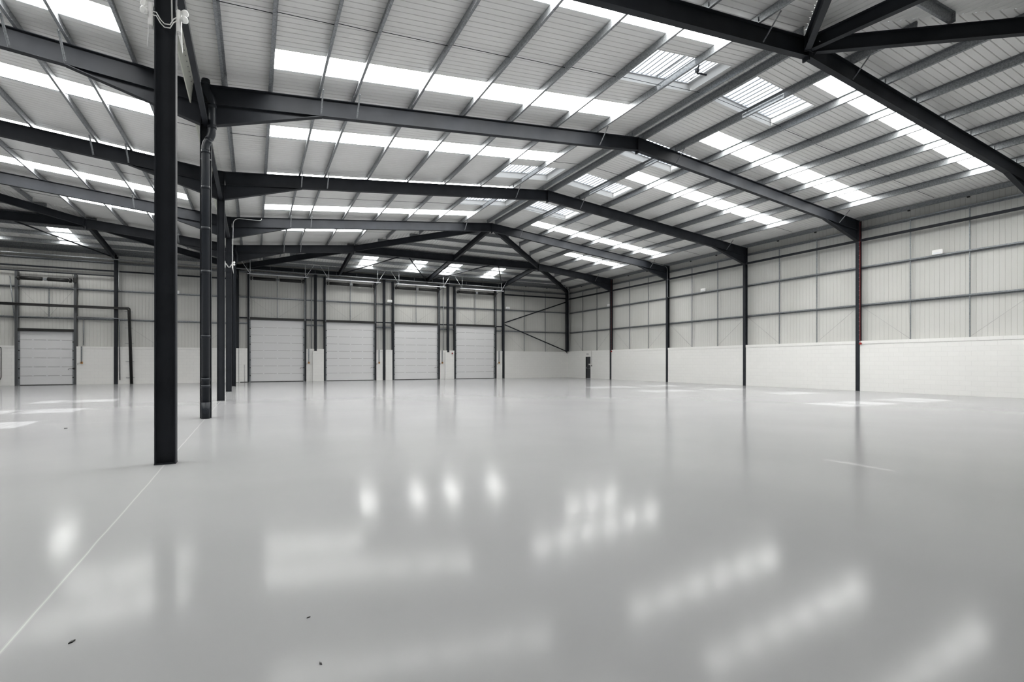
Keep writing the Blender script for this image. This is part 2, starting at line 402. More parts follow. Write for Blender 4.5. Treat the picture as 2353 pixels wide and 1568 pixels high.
# ------------------------------------------------------------------ louvred ridge vents
def vent(y, to, label):
    cx = to(y + VW/2, (VU0+VU1)/2, 0)
    e = empty('louvre_vent', cx, label, 'roof vent', 'louvred roof vents beside the ridge')
    hh = 0.26
    bm = B()
    def slab(aa, ab, ua, ub, za, zb, mi=0):
        vs = [bm.verts.new(to(p, u, z)) for z in (za, zb) for p, u in ((aa, ua), (ab, ua), (ab, ub), (aa, ub))]
        for f in ((0,3,2,1),(4,5,6,7),(0,1,5,4),(1,2,6,5),(2,3,7,6),(3,0,4,7)):
            q = bm.faces.new([vs[i] for i in f]); q.material_index = mi
    slab(y - .03, y, VU0 - .03, VU1 + .03, -.012, hh); slab(y + VW, y + VW + .03, VU0 - .03, VU1 + .03, -.012, hh)
    slab(y, y + VW, VU0 - .03, VU0, -.012, hh); slab(y, y + VW, VU1, VU1 + .03, -.012, hh)
    build('upstand', bm, M['upstand'], e)
    bm = B()
    slab(y - .05, y + .05, VU0 - .05, VU1 + .05, hh, hh + .07); slab(y + VW - .05, y + VW + .05, VU0 - .05, VU1 + .05, hh, hh + .07)
    slab(y + .05, y + VW - .05, VU0 - .05, VU0 + .03, hh, hh + .07); slab(y + .05, y + VW - .05, VU1 - .12, VU1 + .05, hh, hh + .07)
    slab(y + .05, y + VW - .05, VU0 + 1.58, VU0 + 1.64, hh, hh + .06)
    build('vent_frame', bm, M['alu'], e)
    nb = 15; p0 = VU0 + .05; st_ = (VU1 - .16 - p0) / nb
    first = None
    for i in range(nb):
        u = p0 + i * st_
        if first is None:
            bm = B()
            # zig-zag clear blade plus metal edge bar
            slab(y + .06, y + VW - .06, u, u + st_ * .80, hh + .045, hh + .051, 0)
            vs = [bm.verts.new(to(p, uu, z)) for p in (y + .06, y + VW - .06) for uu, z in ((u, hh + .045), (u + st_*.25, hh + .085), (u + st_*.5, hh + .045))]
            for f in ((0,1,4,3),(1,2,5,4)): bm.faces.new([vs[k] for k in f])
            slab(y + .06, y + VW - .06, u + st_*.80, u + st_, hh + .02, hh + .06, 1)
            first = build('louvre_blade', bm, [M['blade'], M['louvre']], e)
            l0 = Vector(to(y, u, 0))
        else:
            c = first.copy(); COL.objects.link(c); c.parent = e; c.location = first.location + Vector(to(y, u, 0)) - l0
    return e
VN = ['nearest', 'second from front', 'third from front', 'farthest']
ve = []
for i, y in enumerate(VENTS):
    e1 = None if y == 7.3 else vent(y, toL, 'louvred vent on the left slope by main hall ridge, ' + VN[i])
    if i == 0:   # the winding gear shows inside the nearest one
        bm = B(); p = Vector(toL(y + .85, 13.9, .20))
        tube(bm, [p + Vector((-.18, -.25, 0)), p + Vector((.1, .1, 0))], .022); tube(bm, [p + Vector((.1, .1, 0)), p + Vector((.42, .0, -.03))], .03)
        tube(bm, [p + Vector((0, 0, 0)), p + Vector((0, .16, -.12)), p + Vector((.05, .34, -.1)), p + Vector((.1, .42, .02))], .008, 6)
        box(bm, p.x - .04, p.x + .05, p.y - .05, p.y + .05, p.z - .04, p.z + .05)
        build('winding_gear', bm, M['steel'], e1)
    vent(y, toR, 'louvred vent on the right slope by main hall ridge, ' + VN[i])
    vent(y, toS, 'louvred vent beside the side hall ridge, ' + VN[i])

# ------------------------------------------------------------------ steel frames
def column(x, y, axis, z0, z1, d, wd, label, base=True, group=None, cap=True):
    """axis: direction of the web depth"""
    e = empty('steel_column', (x, y, z0), label, 'column', group)
    bm = B(); ibeam(bm, (x, y, z0), (x, y, z1), (1,0,0) if axis == 'x' else (0,1,0), d, wd, .016, .012)
    build('column_shaft', bm, M['steel'], e)
    if base:
        bm = B(); hx, hy = (d/2 + .004, wd/2 + .004) if axis == 'x' else (wd/2 + .004, d/2 + .004)
        box(bm, x - hx, x + hx, y - hy, y + hy, z0, z0 + .015); build('base_plate', bm, M['steel'], e)
    if cap:
        bm = B(); hx, hy = (d/2, wd/2) if axis == 'x' else (wd/2, d/2)
        box(bm, x - hx, x + hx, y - hy, y + hy, z1 - .001, z1 + .015); build('cap_plate', bm, M['steel'], e)
    return e
G1 = 'dark steel columns in a row between the two halls'
cn = {0: 'dark steel column standing nearest, with white spotlights near top', 1: 'dark steel column with a downpipe down its face', 2: 'dark steel column directly behind the downpipe column',
      3: 'dark steel column with white conduit curving off its top', 4: 'dark steel column second last in the middle row', 5: 'dark steel column at end wall beside the leftmost loading door'}
cent = {}
for k in range(-1, 6):
    lab = cn.get(k, 'dark steel column in middle row behind the viewpoint')
    if k == -1: continue
    cent[k] = column(0, k * S + (.1 if k == 5 else 0), 'x', 0, RT, .264, .20, lab, group=G1)
    # stiffeners level with the haunch bottom
    bm = B()
    for z in (7.97, 8.55):
        box(bm, -.115, .115, k*S + (.1 if k == 5 else 0) - .092, k*S + (.1 if k == 5 else 0) + .092, z, z + .012)
    build('stiffener', bm, M['steel'], cent[k])
rn = {0: 'dark steel column on right wall nearest the viewpoint', 1: 'dark steel right wall column with red cable beside it', 2: 'dark steel right wall column second from the front in view',
      3: 'dark steel right wall column with pale conduit at its head', 4: 'dark steel right wall column next to the exit door'}
rcol = {}
for k in range(0, 5):
    rcol[k] = column(W + .1, k * S, 'x', 0, RT, .20, .20, rn[k], group='dark steel columns along the right wall')
    bm = B()
    for j in range(25):
        z = 2.75 + j * .235
        if z > 8.0: break
        for sy in ((-.085,) if k in (1, 4) else ()):
            box(bm, W - .008, W, k*S + sy - .012, k*S + sy + .012, z - .012, z + .012)
    if bm.verts: build('bolt_heads', bm, M['galv'], rcol[k])
    else: bm.free()
column(W - .02, YE + .03, 'x', 2.52, RT, .30, .26, 'dark steel corner column standing on the white block wall', group=None)
for x, z0, lab in ((5.64, 2.46, 'end wall column on white pier between first and second loading doors'), (11.21, 0, 'end wall column reaching floor between second and third loading doors'),
                   (17.02, 2.46, 'end wall column on white pier between third and fourth loading doors'), (22.63, 0, 'end wall column right of the rightmost loading door'),
                   (-7.48, 0, 'end wall column in side hall beside the black pipes')):
    column(x, YE + .08, 'y', z0, 8.72 if x > 0 else 8.95, .2, .2, lab, group='end wall columns', cap=False)

def rafter(p_e, p_t, label, wd=.19, haunch=True, side=1, apex=True, group=None, stub=True):
    """rafter from eaves point to top point (both at top of steel); haunch at the eaves end"""
    p_e, p_t = Vector(p_e), Vector(p_t)
    e = empty('steel_rafter', (p_e + p_t) / 2, label, 'rafter', group)
    ax = (p_t - p_e).normalized(); dn = Vector((0, 0, -1))
    bm = B(); ibeam(bm, p_e + dn * DEP/2, p_t + dn * DEP/2, (0,0,1), DEP, wd, .018, .012)
    build('rafter_beam', bm, M['steel'], e)
    hx = ax.copy(); hx.z = 0; hx.normalize()
    if haunch:
        lz = 2.86
        a = p_e + Vector((0,0,-DEP)); c = p_e + ax * (lz / hx.dot(ax)) + Vector((0,0,-DEP)); d_ = Vector((p_e.x, p_e.y, 7.97))
        wv_ = hx.cross(Vector((0,0,1)))
        bm = B(); prism(bm, [a - wv_*.006, c - wv_*.006, d_ - wv_*.006], wv_ * .012)
        obox(bm, d_ , c, wv_, wd/2, (c - d_).cross(wv_), .010, 0, (0, 0))
        build('haunch', bm, M['steel'], e)
    if apex:
        bm = B(); q = p_t - hx * .012
        obox(bm, q + Vector((0,0,.0)), q + Vector((0,0,-DEP - .10)), hx, .011, hx.cross(Vector((0,0,1))), .10)
        build('end_plate', bm, M['steel'], e)
    return e
GR = 'pitched rafters of the portal frames'
zu = lambda u: RT + SL * u
raf = {}
for k in range(-1, 5):
    y = k * S
    ut = H if 0 <= k <= 3 else 2 * S * HS / 2
    raf[('L', k)] = rafter((.13, y, zu(.13)), (ut, y, zu(ut)), 'dark steel rafter rising right from the middle columns, ' + FR[k], group=GR)
    raf[('R', k)] = rafter((W - .0, y, zu(0)), (W - ut, y, zu(ut)), 'dark steel rafter falling to the right wall, ' + FR[k], group=GR)
    raf[('S', k)] = rafter((-.13, y, zu(.13)), (-ut, y, zu(ut)), 'dark steel rafter over side hall left of columns, ' + FR[k], group=GR)
def beam(name, a, b_, d, wd, label, cat, group=None, dv=(0,0,1), mat_=None):
    """straight I beam, a and b at top of steel; ends fitted with plates"""
    a, b_ = Vector(a), Vector(b_); e = empty(name, (a + b_)/2, label, cat, group)
    bm = B(); ibeam(bm, a - Vector((0,0,d/2)), b_ - Vector((0,0,d/2)), dv, d, wd)
    build('beam_shaft', bm, mat_ or M['steel'], e)
    ax = (b_ - a).normalized()
    hx = ax.copy(); hx.z = 0; hx.normalize(); sd_ = hx.cross(Vector((0,0,1)))
    for p, s in ((a, 1), (b_, -1)):
        q = p + hx * s * .02; bm = B()
        obox(bm, q + Vector((0,0,.0)), q - Vector((0,0,d + .03)), hx, .010, sd_, wd/2 + .01)
        build('end_plate', bm, M['steel'], e)
    return e
zq = zu(H/2)
beam('collar_beam', (H/2 + .1, 4*S, zq), (W - H/2 - .1, 4*S, zq), DEP - .02, .2, 'level dark beam crossing the hip end of the main hall', 'beam')
beam('collar_beam', (-H/2 - .1, 4*S, zq), (-W + H/2 + .1, 4*S, zq), DEP - .02, .2, 'level dark beam crossing the hip end of the side hall', 'beam')
beam('collar_beam', (H/2 + .1, -S, zq), (W - H/2 - .1, -S, zq), DEP - .02, .2, 'level dark beam overhead behind the viewpoint', 'beam')
HG = 'hip rafters'
def hip(a, b_, label): return beam('hip_rafter', a, b_, .40, .16, label, 'rafter', HG)
dz = Vector((0, 0, -.03))
ap3 = Vector((H, 3*S, zu(H))) + dz; ap0 = Vector((H, 0, zu(H))) + dz
hip(ap3 + Vector((-.15, .15, 0)), Vector((.15, YE - .1, RT)) + dz, 'dark hip rafter from far apex down left to middle end column')
hip(ap3 + Vector((.15, .15, 0)), Vector((W - .15, YE - .1, RT)) + dz, 'dark hip rafter from far apex down right to corner column')
hip(ap0 + Vector((.15, -.15, 0)), Vector((W - .15, YF + .1, RT)) + dz, 'dark hip rafter running right overhead from the nearest apex')
hip(ap0 + Vector((-.15, -.15, 0)), Vector((.15, YF + .1, RT)) + dz, 'dark hip rafter rising steeply out of frame from nearest apex')
hip(Vector((-H + .15, 3*S + .15, zu(H))) + dz, Vector((-.15, YE - .1, RT)) + dz, 'dark hip rafter over side hall down to middle end column')
JG = 'jack rafters landing on the end wall beam'
def jack(a, b_, label): return beam('jack_rafter', a, b_, .36, .17, label, 'rafter', JG)
jack((H/2, 4*S + .12, zq - .02), (H/2, YE - .15, RT - .02), 'short dark jack rafter above gap between first and second doors')
jack((H, 3*S + .12, zu(H) - .06), (H, YE - .15, RT - .06), 'long dark jack rafter from far apex to middle of end wall')
jack((W - H/2, 4*S + .12, zq - .02), (W - H/2, YE - .15, RT - .02), 'short dark jack rafter right of the rightmost loading door')
jack((-H/2, 4*S + .12, zq - .02), (-H/2, YE - .15, RT - .02), 'short dark jack rafter in side hall above its end column')
jack((H, -.12, zu(H) - .03), (H, YF + .15, RT - .03), 'dark jack rafter going from nearest apex over the viewpoint')

# wind bracing tubes in the hip end
def rod(name, pts, r, label, cat, group=None, m_=None, seg=8, smooth=False, parent=None):
    bm = B(); tube(bm, pts, r, seg)
    c = Vector((0,0,0))
    for p in pts: c += Vector(p)
    return build(name, bm, m_ or M['steel'], parent, label, cat, group, origin=c / len(pts) if parent is None else None)
BG = 'bracing tubes in the hip ends'
zb_ = 8.85; zt_ = 9.42
for x0, x1, lab in ((H/2, 11.0, 'dark bracing tube rising right from first jack rafter foot'), (H, 11.4, 'dark bracing tube rising left from long jack rafter foot'),
                    (H, 18.4, 'dark bracing tube rising right from long jack rafter foot'), (W - H/2, 18.8, 'dark bracing tube rising left beside rightmost loading door'),
                    (-H/2, -10.9, 'dark bracing tube in side hall crossing the small rooflight')):
    rod('bracing_tube', [(x0 + (.12 if x1 > x0 else -.12), YE - .25, zb_), (x1, 4*S + .12, zt_)], .045, lab, 'brace', BG)

# ties between the middle columns, and transfer beam above loading doors
TN = ['behind the viewpoint', 'from nearest column to downpipe column', 'from the second to the third column', 'from the third to the fourth column', 'from the fourth to the fifth column', 'from the fifth column to end wall']
for k in range(0, 6):
    y0, y1 = (k-1)*S + .01, k*S - .01
    if k == 0: y0 = YF
    bm = B(); box(bm, -.06, .06, y0, y1, 7.93, 8.05)
    build('eaves_tie', bm, M['steel'], None, 'dark square tie high along the middle row, ' + TN[k], 'tie beam', 'ties along the middle row', origin=(0, (y0+y1)/2, 8))
beam('transfer_beam', (.14, YE - .12, 9.02), (22.5, YE - .12, 9.02), .34, .2, 'deep dark beam along the end wall above the loading doors', 'beam', dv=(0,0,1))

# ------------------------------------------------------------------ purlins
GP = 'galvanised purlins'
UL = [.45, 1.6, 2.9, 3.9, 5.7, 7.5, 9.3, 11.15, 12.95, 14.68]
UR = [2.16, 3.96, 5.76, 7.56, 9.36, 11.16, 12.95, 14.68]
def purlin(u, side, label):
    sx_ = {'L': 1, 'R': -1, 'S': -1}[side]; x = {'L': u, 'R': W - u, 'S': -u}[side]
    y0, y1 = YF + u / HS + .15, YE - u / HS - .15
    zc_ = RT + SL * u + PZ/2
    e = empty('purlin', (x, (y0+y1)/2, zc_), label, 'purlin', GP)
    bm = B(); zed(bm, (x, y0, zc_), (x, y1, zc_), (-SL*sx_, 0, 1), PZ, .068, .005, sx_)
    m_ = M['galv']
    build('purlin_section', bm, m_, e)
    first = None
    for k in range(-1, 5):
        if not (y0 + .4 < k*S < y1 - .4): continue
        if first is None:
            bm = B(); zed(bm, (x, k*S - .42, zc_ + .001), (x, k*S + .42, zc_ + .001), (-SL*sx_, 0, 1), PZ - .012, .071, .011, sx_)
            box(bm, x - .03, x - .012, k*S - .05, k*S + .05, zc_ - PZ/2, zc_ + .06)
            first = build('sleeve', bm, m_, e); f0 = k
        else:
            c = first.copy(); COL.objects.link(c); c.parent = e; c.location = first.location + Vector((0, (k - f0)*S, 0))
    return e
for i, u in enumerate(UL):
    o = 'ridge purlin' if i == 9 else ORD[i] + ' purlin up from the middle columns'
    purlin(u, 'L', 'galvanised ' + o + ', left slope of main hall')
for i, u in enumerate(UR):
    o = 'ridge purlin' if i == 7 else ORD[i] + ' purlin up from the right wall'
    purlin(u, 'R', 'galvanised ' + o + ', right slope of main hall')
for i, u in enumerate(UL):
    o = 'ridge purlin' if i == 9 else ORD[i] + ' purlin up from the middle columns'
    purlin(u, 'S', 'galvanised ' + o + ', over the side hall')
def hippurlin(v, front, span, label):
    y = (YF + v) if front else (YE - v); sy = 1 if front else -1
    x0, x1 = v * HS + .15, W - v * HS - .15
    if span == 'S': x0, x1 = x0 - W, x1 - W
    if span == 'S': x0 = max(x0, -W + .2)
    z = RT + SH * v + PZ/2
    e = empty('purlin', ((x0+x1)/2, y, z), label, 'purlin', 'galvanised purlins of the hip ends')
    bm = B(); zed(bm, (x0, y, z), (x1, y, z), (0, -SH*sy, 1), PZ, .068, .005, sy)
    build('purlin_section', bm, M['galv'], e)
    for p in (x0, x1):
        bm = B(); box(bm, p - .012, p + .012, y - .07, y + .03, z - PZ/2, z + PZ/2 - .02); build('end_cleat', bm, M['galv'], e)
VH = [.45, 1.55, 3.22, 4.9, 6.6, 8.3, 10.0, 11.8]
for i, v in enumerate(VH):
    hippurlin(v, False, 'M', 'galvanised crosswise purlin in main hall hip end, %s up from the end wall' % ORD[i])
    if i < 6: hippurlin(v, False, 'S', 'galvanised crosswise purlin in side hall hip end, %s up from the end wall' % ORD[i])
    hippurlin(v, True, 'M', 'galvanised crosswise purlin overhead at the near hip end, %s up from its eaves' % ORD[i])

# anti-sag rods across the purlins at mid bay
for k in range(-1, 5):
    y = (k + .5) * S
    um = hipD(y)
    for side, to, us in (('left slope of main hall', toL, UL), ('right slope of main hall', toR, [.3] + UR), ('side hall slope', toS, UL)):
        bm = B(); uu = [u for u in us if u < um - .2]
        for a, c in zip(uu, uu[1:]):
            tube(bm, [to(y - .04, a, -.10), to(y + .04, c, -.10)], .008, 6)
        build('sag_rod', bm, M['steel'], None, 'thin dark rod line crossing purlins on the %s, %s bay' % (side, {-1: 'overhead', 0: 'nearest full', 1: 'second', 2: 'third', 3: 'fourth', 4: 'last'}[k]), 'sag rod', 'anti-sag rods between purlins', origin=to(y, um/2, -.1))

# fly braces from purlins to rafter bottoms
GB = 'galvanised fly braces'
def fly(k, u, side, label):
    x = {'L': u, 'R': W - u, 'S': -u}[side]; y = k * S
    top = Vector((x, y - .62, RT + SL*u + .03)); bot = Vector((x + (.0), y - .10, RT + SL*u - DEP + .04))
    e = empty('fly_brace', top, label, 'brace', GB)
    bm = B(); d = (bot - top).normalized()
    obox(bm, top, bot, (1,0,0), .022, d.cross(Vector((1,0,0))), .003); obox(bm, top, bot, (1,0,0), .003, d.cross(Vector((1,0,0))), .02, 0, (-.02, .02))
    build('brace_angle', bm, M['galv'], e)
    bm = B()
    for p in (top + d*.03, bot - d*.03): tube(bm, [p + Vector((-.02,0,0)), p + Vector((.02,0,0))], .014, 6)
    build('bolts', bm, M['galv'], e)
for k in range(0, 5):
    fr = FR[k]
    if k > 0:
        fly(k, 2.95, 'L', 'galvanised fly brace at haunch end right of middle column, ' + fr)
        fly(k, 3.98, 'L', 'galvanised fly brace second right of middle column, ' + fr)
        fly(k, 2.95, 'S', 'galvanised fly brace at haunch end left of middle column, ' + fr)
        fly(k, 3.98, 'S', 'galvanised fly brace second left of middle column, ' + fr)
        fly(k, 1.75, 'R', 'galvanised fly brace near the right wall, ' + fr)
    if k < 4:
        fly(k, 13.05, 'L', 'galvanised fly brace just left of the ridge, ' + fr)
        fly(k, 12.95, 'R', 'galvanised fly brace just right of the ridge, ' + fr)

# ------------------------------------------------------------------ valley gutter
GN = ['over the viewpoint', 'from nearest to downpipe column', 'beyond the downpipe column', 'in third bay', 'in fourth bay', 'in last bay']
for k in range(-1, 5):
    y0, y1 = (k*S + .12, (k+1)*S - .16)
    if k == -1: y0 = YF
    bm = B()
    prism(bm, [(-.36, y0, 8.44), (-.33, y0, 8.42), (-.28, y0, 8.95), (-.20, y0, 9.25), (-.24, y0, 9.27), (-.34, y0, 8.95)], (0, y1 - y0, 0))
    n_ = int((y1 - y0) / .25)
    for i in range(n_):
        yy = y0 + .12 + i * .25
        tube(bm, [(-.292, yy, 8.80), (-.270, yy, 8.80)], .012, 6, 1)
    e = build('valley_gutter', bm, [M['gutter'], M['grey']], None, 'cream gutter lining hanging high along the middle row, ' + GN[k+1], 'gutter', 'valley gutter lengths', origin=(0, (y0+y1)/2, 8.9))
# roof downpipe
def downpipe(x, y, ztop, label, full=True):
    e = empty('downpipe', (x, y, 0), label, 'downpipe')
    bm = B()
    if full:
        pts = [(x + .0, y + .02, 9.12), (x, y + .02, 9.0)] + bend((x, y + .02, 9.0), (x, y + .02, 8.86), (x + .13, y, 8.62), .1) + bend((x, y + .02, 8.86), (x + .15, y, 8.60), (x + .15, y, 8.3), .12) + \
              bend((x + .15, y, 8.0), (x + .15, y, 7.62), (x, y, 7.40), .16) + bend((x + .15, y, 7.62), (x, y, 7.38), (x, y, 7.0), .14) + [(x, y, .42)]
        tube(bm, pts, .098, 20)
    build('pipe', bm, M['pipe'], e, smooth=True)
    for z, xx in ((9.02, x), (8.42, x + .15), (7.86, x + .15), (7.16, x), (6.2, x), (5.1, x), (3.94, x), (2.2, x), (1.05, x), (.86, x)):
        bm = B(); tube(bm, [(xx, y, z - .045), (xx, y, z + .045)], .108, 20); build('collar', bm, M['pipe'], e)
    bm = B(); tube(bm, [(x, y, .0), (x, y, .44)], .108, 20); build('foot_socket', bm, M['pipe'], e)
    bm = B(); tube(bm, [(x, y - .10, .20), (x, y - .125, .20)], .06, 16); build('access_cap', bm, M['pipe'], e)
    bm = B()
    for z in (7.0, 3.99):
        bm = B(); box(bm, x - .12, x + .12, y + .08, y + .14, z - .012, z + .012); build('bracket', bm, M['galv'], e)
downpipe(0.01, S - .22, 9.1, 'dark grey downpipe with swan neck fixed to second middle column')
# second pipe bend by the fourth column
bm = B(); y = 4*S - .2
tube(bm, [(.1, y, 9.0), (.1, y, 8.7), (.2, y, 8.4), (.2, y, 8.0), (.04, y, 7.7), (.04, y, .05)], .08, 14)
build('downpipe', bm, M['pipe'], None, 'dark grey downpipe with swan neck on fifth middle column', 'downpipe', smooth=True, origin=(.04, y, 0))

# ------------------------------------------------------------------ right wall steelwork
bays = [(k, k*S, (k+1)*S) for k in range(-1, 5)]
RAILX = W + .28
def rail_r(z, label, z_h=.17):
    bm = B(); y0, y1 = YF + .1, YE + .2
    zed(bm, (RAILX, y0, z), (RAILX, y1, z), (1, 0, 0), .17, .06, .006, 1)
    build('sheeting_rail', bm, M['galv_rail'], None, label, 'rail', 'galvanised sheeting rails', origin=(RAILX, (y0+y1)/2, z))
rail_r(8.60, 'galvanised sheeting rail highest on the right wall')
rail_r(6.57, 'galvanised sheeting rail level with white boxes on the right wall')
rail_r(4.56, 'galvanised sheeting rail lowest on the right wall')
bm = B(); y0, y1 = YF, YE
zed(bm, (W + .12, y0, 9.14), (W + .12, y1, 9.14), (0, 0, 1), .22, .07, .006, 1)
eb = build('eaves_beam', bm, M['galv_rail'], None, 'galvanised eaves beam along the top of right wall', 'eaves beam', origin=(W + .12, 10, 9.14))
for k, ya, yb in bays:
    for t in (1/3, 2/3):
        yy = ya + S*t; bm = B(); box(bm, W + .06, W + .14, yy - .05, yy + .05, 8.97, 9.03); build('cleat', bm, M['black'], eb)
BN = {-1: 'in bay at the right picture edge', 0: 'right of red cable column', 1: 'left of red cable column', 2: 'in middle right wall bay', 3: 'in bay before the exit door', 4: 'in bay above the exit door'}
for k, ya, yb in bays:
    if k == -1: continue
    bm = B(); box(bm, W + .02, W + .14, ya + .1, min(yb, YE) - .1, 7.94, 8.06)
    build('eaves_tie', bm, M['steel'], None, 'dark square tie on right wall ' + BN[k], 'tie beam', 'ties along the right wall', origin=(W + .08, (ya+yb)/2, 8))
    for t, tn in ((1/3, 'nearer'), (2/3, 'farther')):
        yy = ya + S*t; bm = B()
        for z0, z1 in ((2.66, 4.53), (4.59, 6.54), (6.60, 8.57)):
            box(bm, RAILX - .07, RAILX - .03, yy - .022, yy + .022, z0, z1)
        build('sag_bar', bm, M['galv_rail'], None, 'upright galvanised bar tying the rails, %s one %s' % (tn, BN[k]), 'sag bar', 'upright sag bars on the walls', origin=(RAILX, yy, 5.6))
    bm = B(); xw = RAILX - .05
    tube(bm, [(xw, ya + .12, 4.48), (xw, ya + S/3, 2.68)], .006, 6); tube(bm, [(xw, yb - .12, 4.48), (xw, ya + 2*S/3, 2.68)], .006, 6)
    build('bracing_wire', bm, M['grey'], None, 'pair of thin slanting wires low on right wall ' + BN[k], 'wire', 'slanting bracing wires', origin=(xw, (ya+yb)/2, 3.6))

# ------------------------------------------------------------------ end wall steelwork
RY = YE + .28
posts = []   # door posts break the rails
def rail_b(x0, x1, z, label, mt='galv_rail', y=RY, d=.17, fl=.06):
    bm = B(); zed(bm, (x0, y, z), (x1, y, z), (0, 1, 0), d, fl, .006, -1)
    build('sheeting_rail', bm, M[mt], None, label, 'rail', 'rails across the end wall', origin=((x0+x1)/2, y, z))
rail_b(22.8, W + .2, 8.56, 'galvanised sheeting rail highest in the corner bay of end wall')
rail_b(-W, -.15, 8.50, 'galvanised sheeting rail highest on side hall end wall')
rail_b(.15, 22.5, 8.56, 'galvanised sheeting rail under the deep beam above loading doors')
rail_b(22.8, W + .2, 6.62, 'middle galvanised sheeting rail behind the diagonal braces')
rail_b(22.8, W + .2, 4.57, 'lowest galvanised sheeting rail behind the diagonal braces')
rail_b(-W, -.15, 6.55, 'middle galvanised sheeting rail across side hall end wall')
rail_b(-W, -.15, 4.53, 'lowest galvanised sheeting rail across side hall end wall')
DN = ['leftmost', 'second', 'third', 'rightmost']
for i, d in enumerate(DOORS[:4]):
    rail_b(d[0] + .02, d[1] - .02, 6.60, 'galvanised rail spanning above the %s loading door' % DN[i])
gaps = [(.15, .70), (4.96, 6.28), (10.56, 11.91), (16.26, 17.61), (21.92, 22.52)]
gn = ['left of leftmost loading door', 'between first and second loading doors', 'between second and third loading doors', 'between third and fourth loading doors', 'right of rightmost loading door']
for (a, c), g in zip(gaps, gn):
    rail_b(a, c, 6.60, 'short galvanised rail at mid height ' + g)
    rail_b(a, c, 4.57, 'short galvanised rail low down ' + g)
    bm = B(); box(bm, a, c, YE + .12, YE + .2, 4.93, 5.03)
    build('steel_rail', bm, M['steel'], None, 'short dark rail at door head level ' + g, 'rail', 'dark door head rails', origin=((a+c)/2, YE + .16, 5))
bm = B(); box(bm, 22.75, W - .16, YE + .02, YE + .14, 8.02, 8.14)
build('eaves_tie', bm, M['steel'], None, 'dark tie across the corner bay of the end wall', 'tie beam', None, origin=(26, YE + .08, 8.08))
bm = B(); box(bm, -W, -7.6, YE + .02, YE + .12, 7.86, 7.96); box(bm, -7.36, -.14, YE + .02, YE + .12, 7.86, 7.96)
build('eaves_tie', bm, M['steel'], None, 'upper dark tie across the side hall end wall', 'tie beam', None, origin=(-8, YE + .08, 7.9))
bm = B(); box(bm, -W, -7.6, YE + .02, YE + .12, 7.53, 7.60)
build('steel_rail', bm, M['steel'], None, 'lower dark rail above the side hall loading door', 'rail', None, origin=(-11, YE + .08, 7.56))
bm = B(); zed(bm, (22.7, YE + .1, 9.13), (W, YE + .1, 9.13), (0, 0, 1), .22, .07, .006, 1)
eb = build('eaves_beam', bm, M['galv_rail'], None, 'galvanised eaves beam over the corner bay of end wall', 'eaves beam', origin=(26, YE + .1, 9.13))
for xx in (25.1, 27.5):
    bm = B(); box(bm, xx - .05, xx + .05, YE + .04, YE + .12, 8.96, 9.02); build('cleat', bm, M['black'], eb)
bm = B(); zed(bm, (-W, YE + .1, 9.13), (-.2, YE + .1, 9.13), (0, 0, 1), .22, .07, .006, 1)
build('eaves_beam', bm, M['galv_rail'], None, 'galvanised eaves beam over the side hall end wall', 'eaves beam', origin=(-10, YE + .1, 9.13))
for xx, nm in ((25.02, 'left one behind the diagonal braces'), (27.42, 'right one behind the diagonal braces'), (-2.4, 'right one in side hall end wall'), (-4.9, 'left one in side hall end wall')):
    bm = B()
    for z0, z1 in ((2.62, 4.54), (4.60, 6.58), (6.65, 8.52)): box(bm, xx - .022, xx + .022, RY - .07, RY - .03, z0, z1)
    build('sag_bar', bm, M['galv_rail'], None, 'upright galvanised bar tying the rails, ' + nm, 'sag bar', 'upright sag bars on the walls', origin=(xx, RY, 5.6))
bm = B(); yw = RY - .05
tube(bm, [(22.85, yw, 4.48), (25.0, yw, 2.65)], .006, 6); tube(bm, [(W - .2, yw, 4.48), (27.44, yw, 2.65)], .006, 6)
build('bracing_wire', bm, M['grey'], None, 'pair of thin slanting wires behind the diagonal braces', 'wire', 'slanting bracing wires', origin=(26, yw, 3.6))
bm = B(); tube(bm, [(-7.3, yw, 4.48), (-4.95, yw, 2.65)], .006, 6); tube(bm, [(-.3, yw, 4.48), (-2.42, yw, 2.65)], .006, 6)
build('bracing_wire', bm, M['grey'], None, 'pair of thin slanting wires low on side hall end wall', 'wire', 'slanting bracing wires', origin=(-4, yw, 3.6))
# K bracing
rod('diagonal_brace', [(22.76, YE - .02, 5.36), (W - .12, YE - .02, 7.74)], .055, 'dark diagonal tube rising right to the corner column', 'brace', 'K bracing in the corner bay')
rod('diagonal_brace', [(22.76, YE - .02, 5.16), (W - .12, YE - .02, 2.66)], .055, 'dark diagonal tube falling right to the corner column', 'brace', 'K bracing in the corner bay')

# ------------------------------------------------------------------ lighting trunking hung along the end wall
ty = YE - .8
e = empty('cable_trunking', (5, ty, 8.6), 'long galvanised trunking hung across the whole end wall', 'trunking')
bm = B(); box(bm, -W + .5, 22.9, ty - .035, ty + .035, 8.57, 8.63); build('trunking_channel', bm, M['galv'], e)
x = -13.9
while x < 29.4:
    ztop = RT + SH * .8 + .1; zl = 8.63 if x < 22.9 else 8.72
    bm = B(); tube(bm, [(x, ty, zl), (x, ty, ztop)], .010, 6); build('hanger_rod', bm, M['galv'], e); x += 1.62

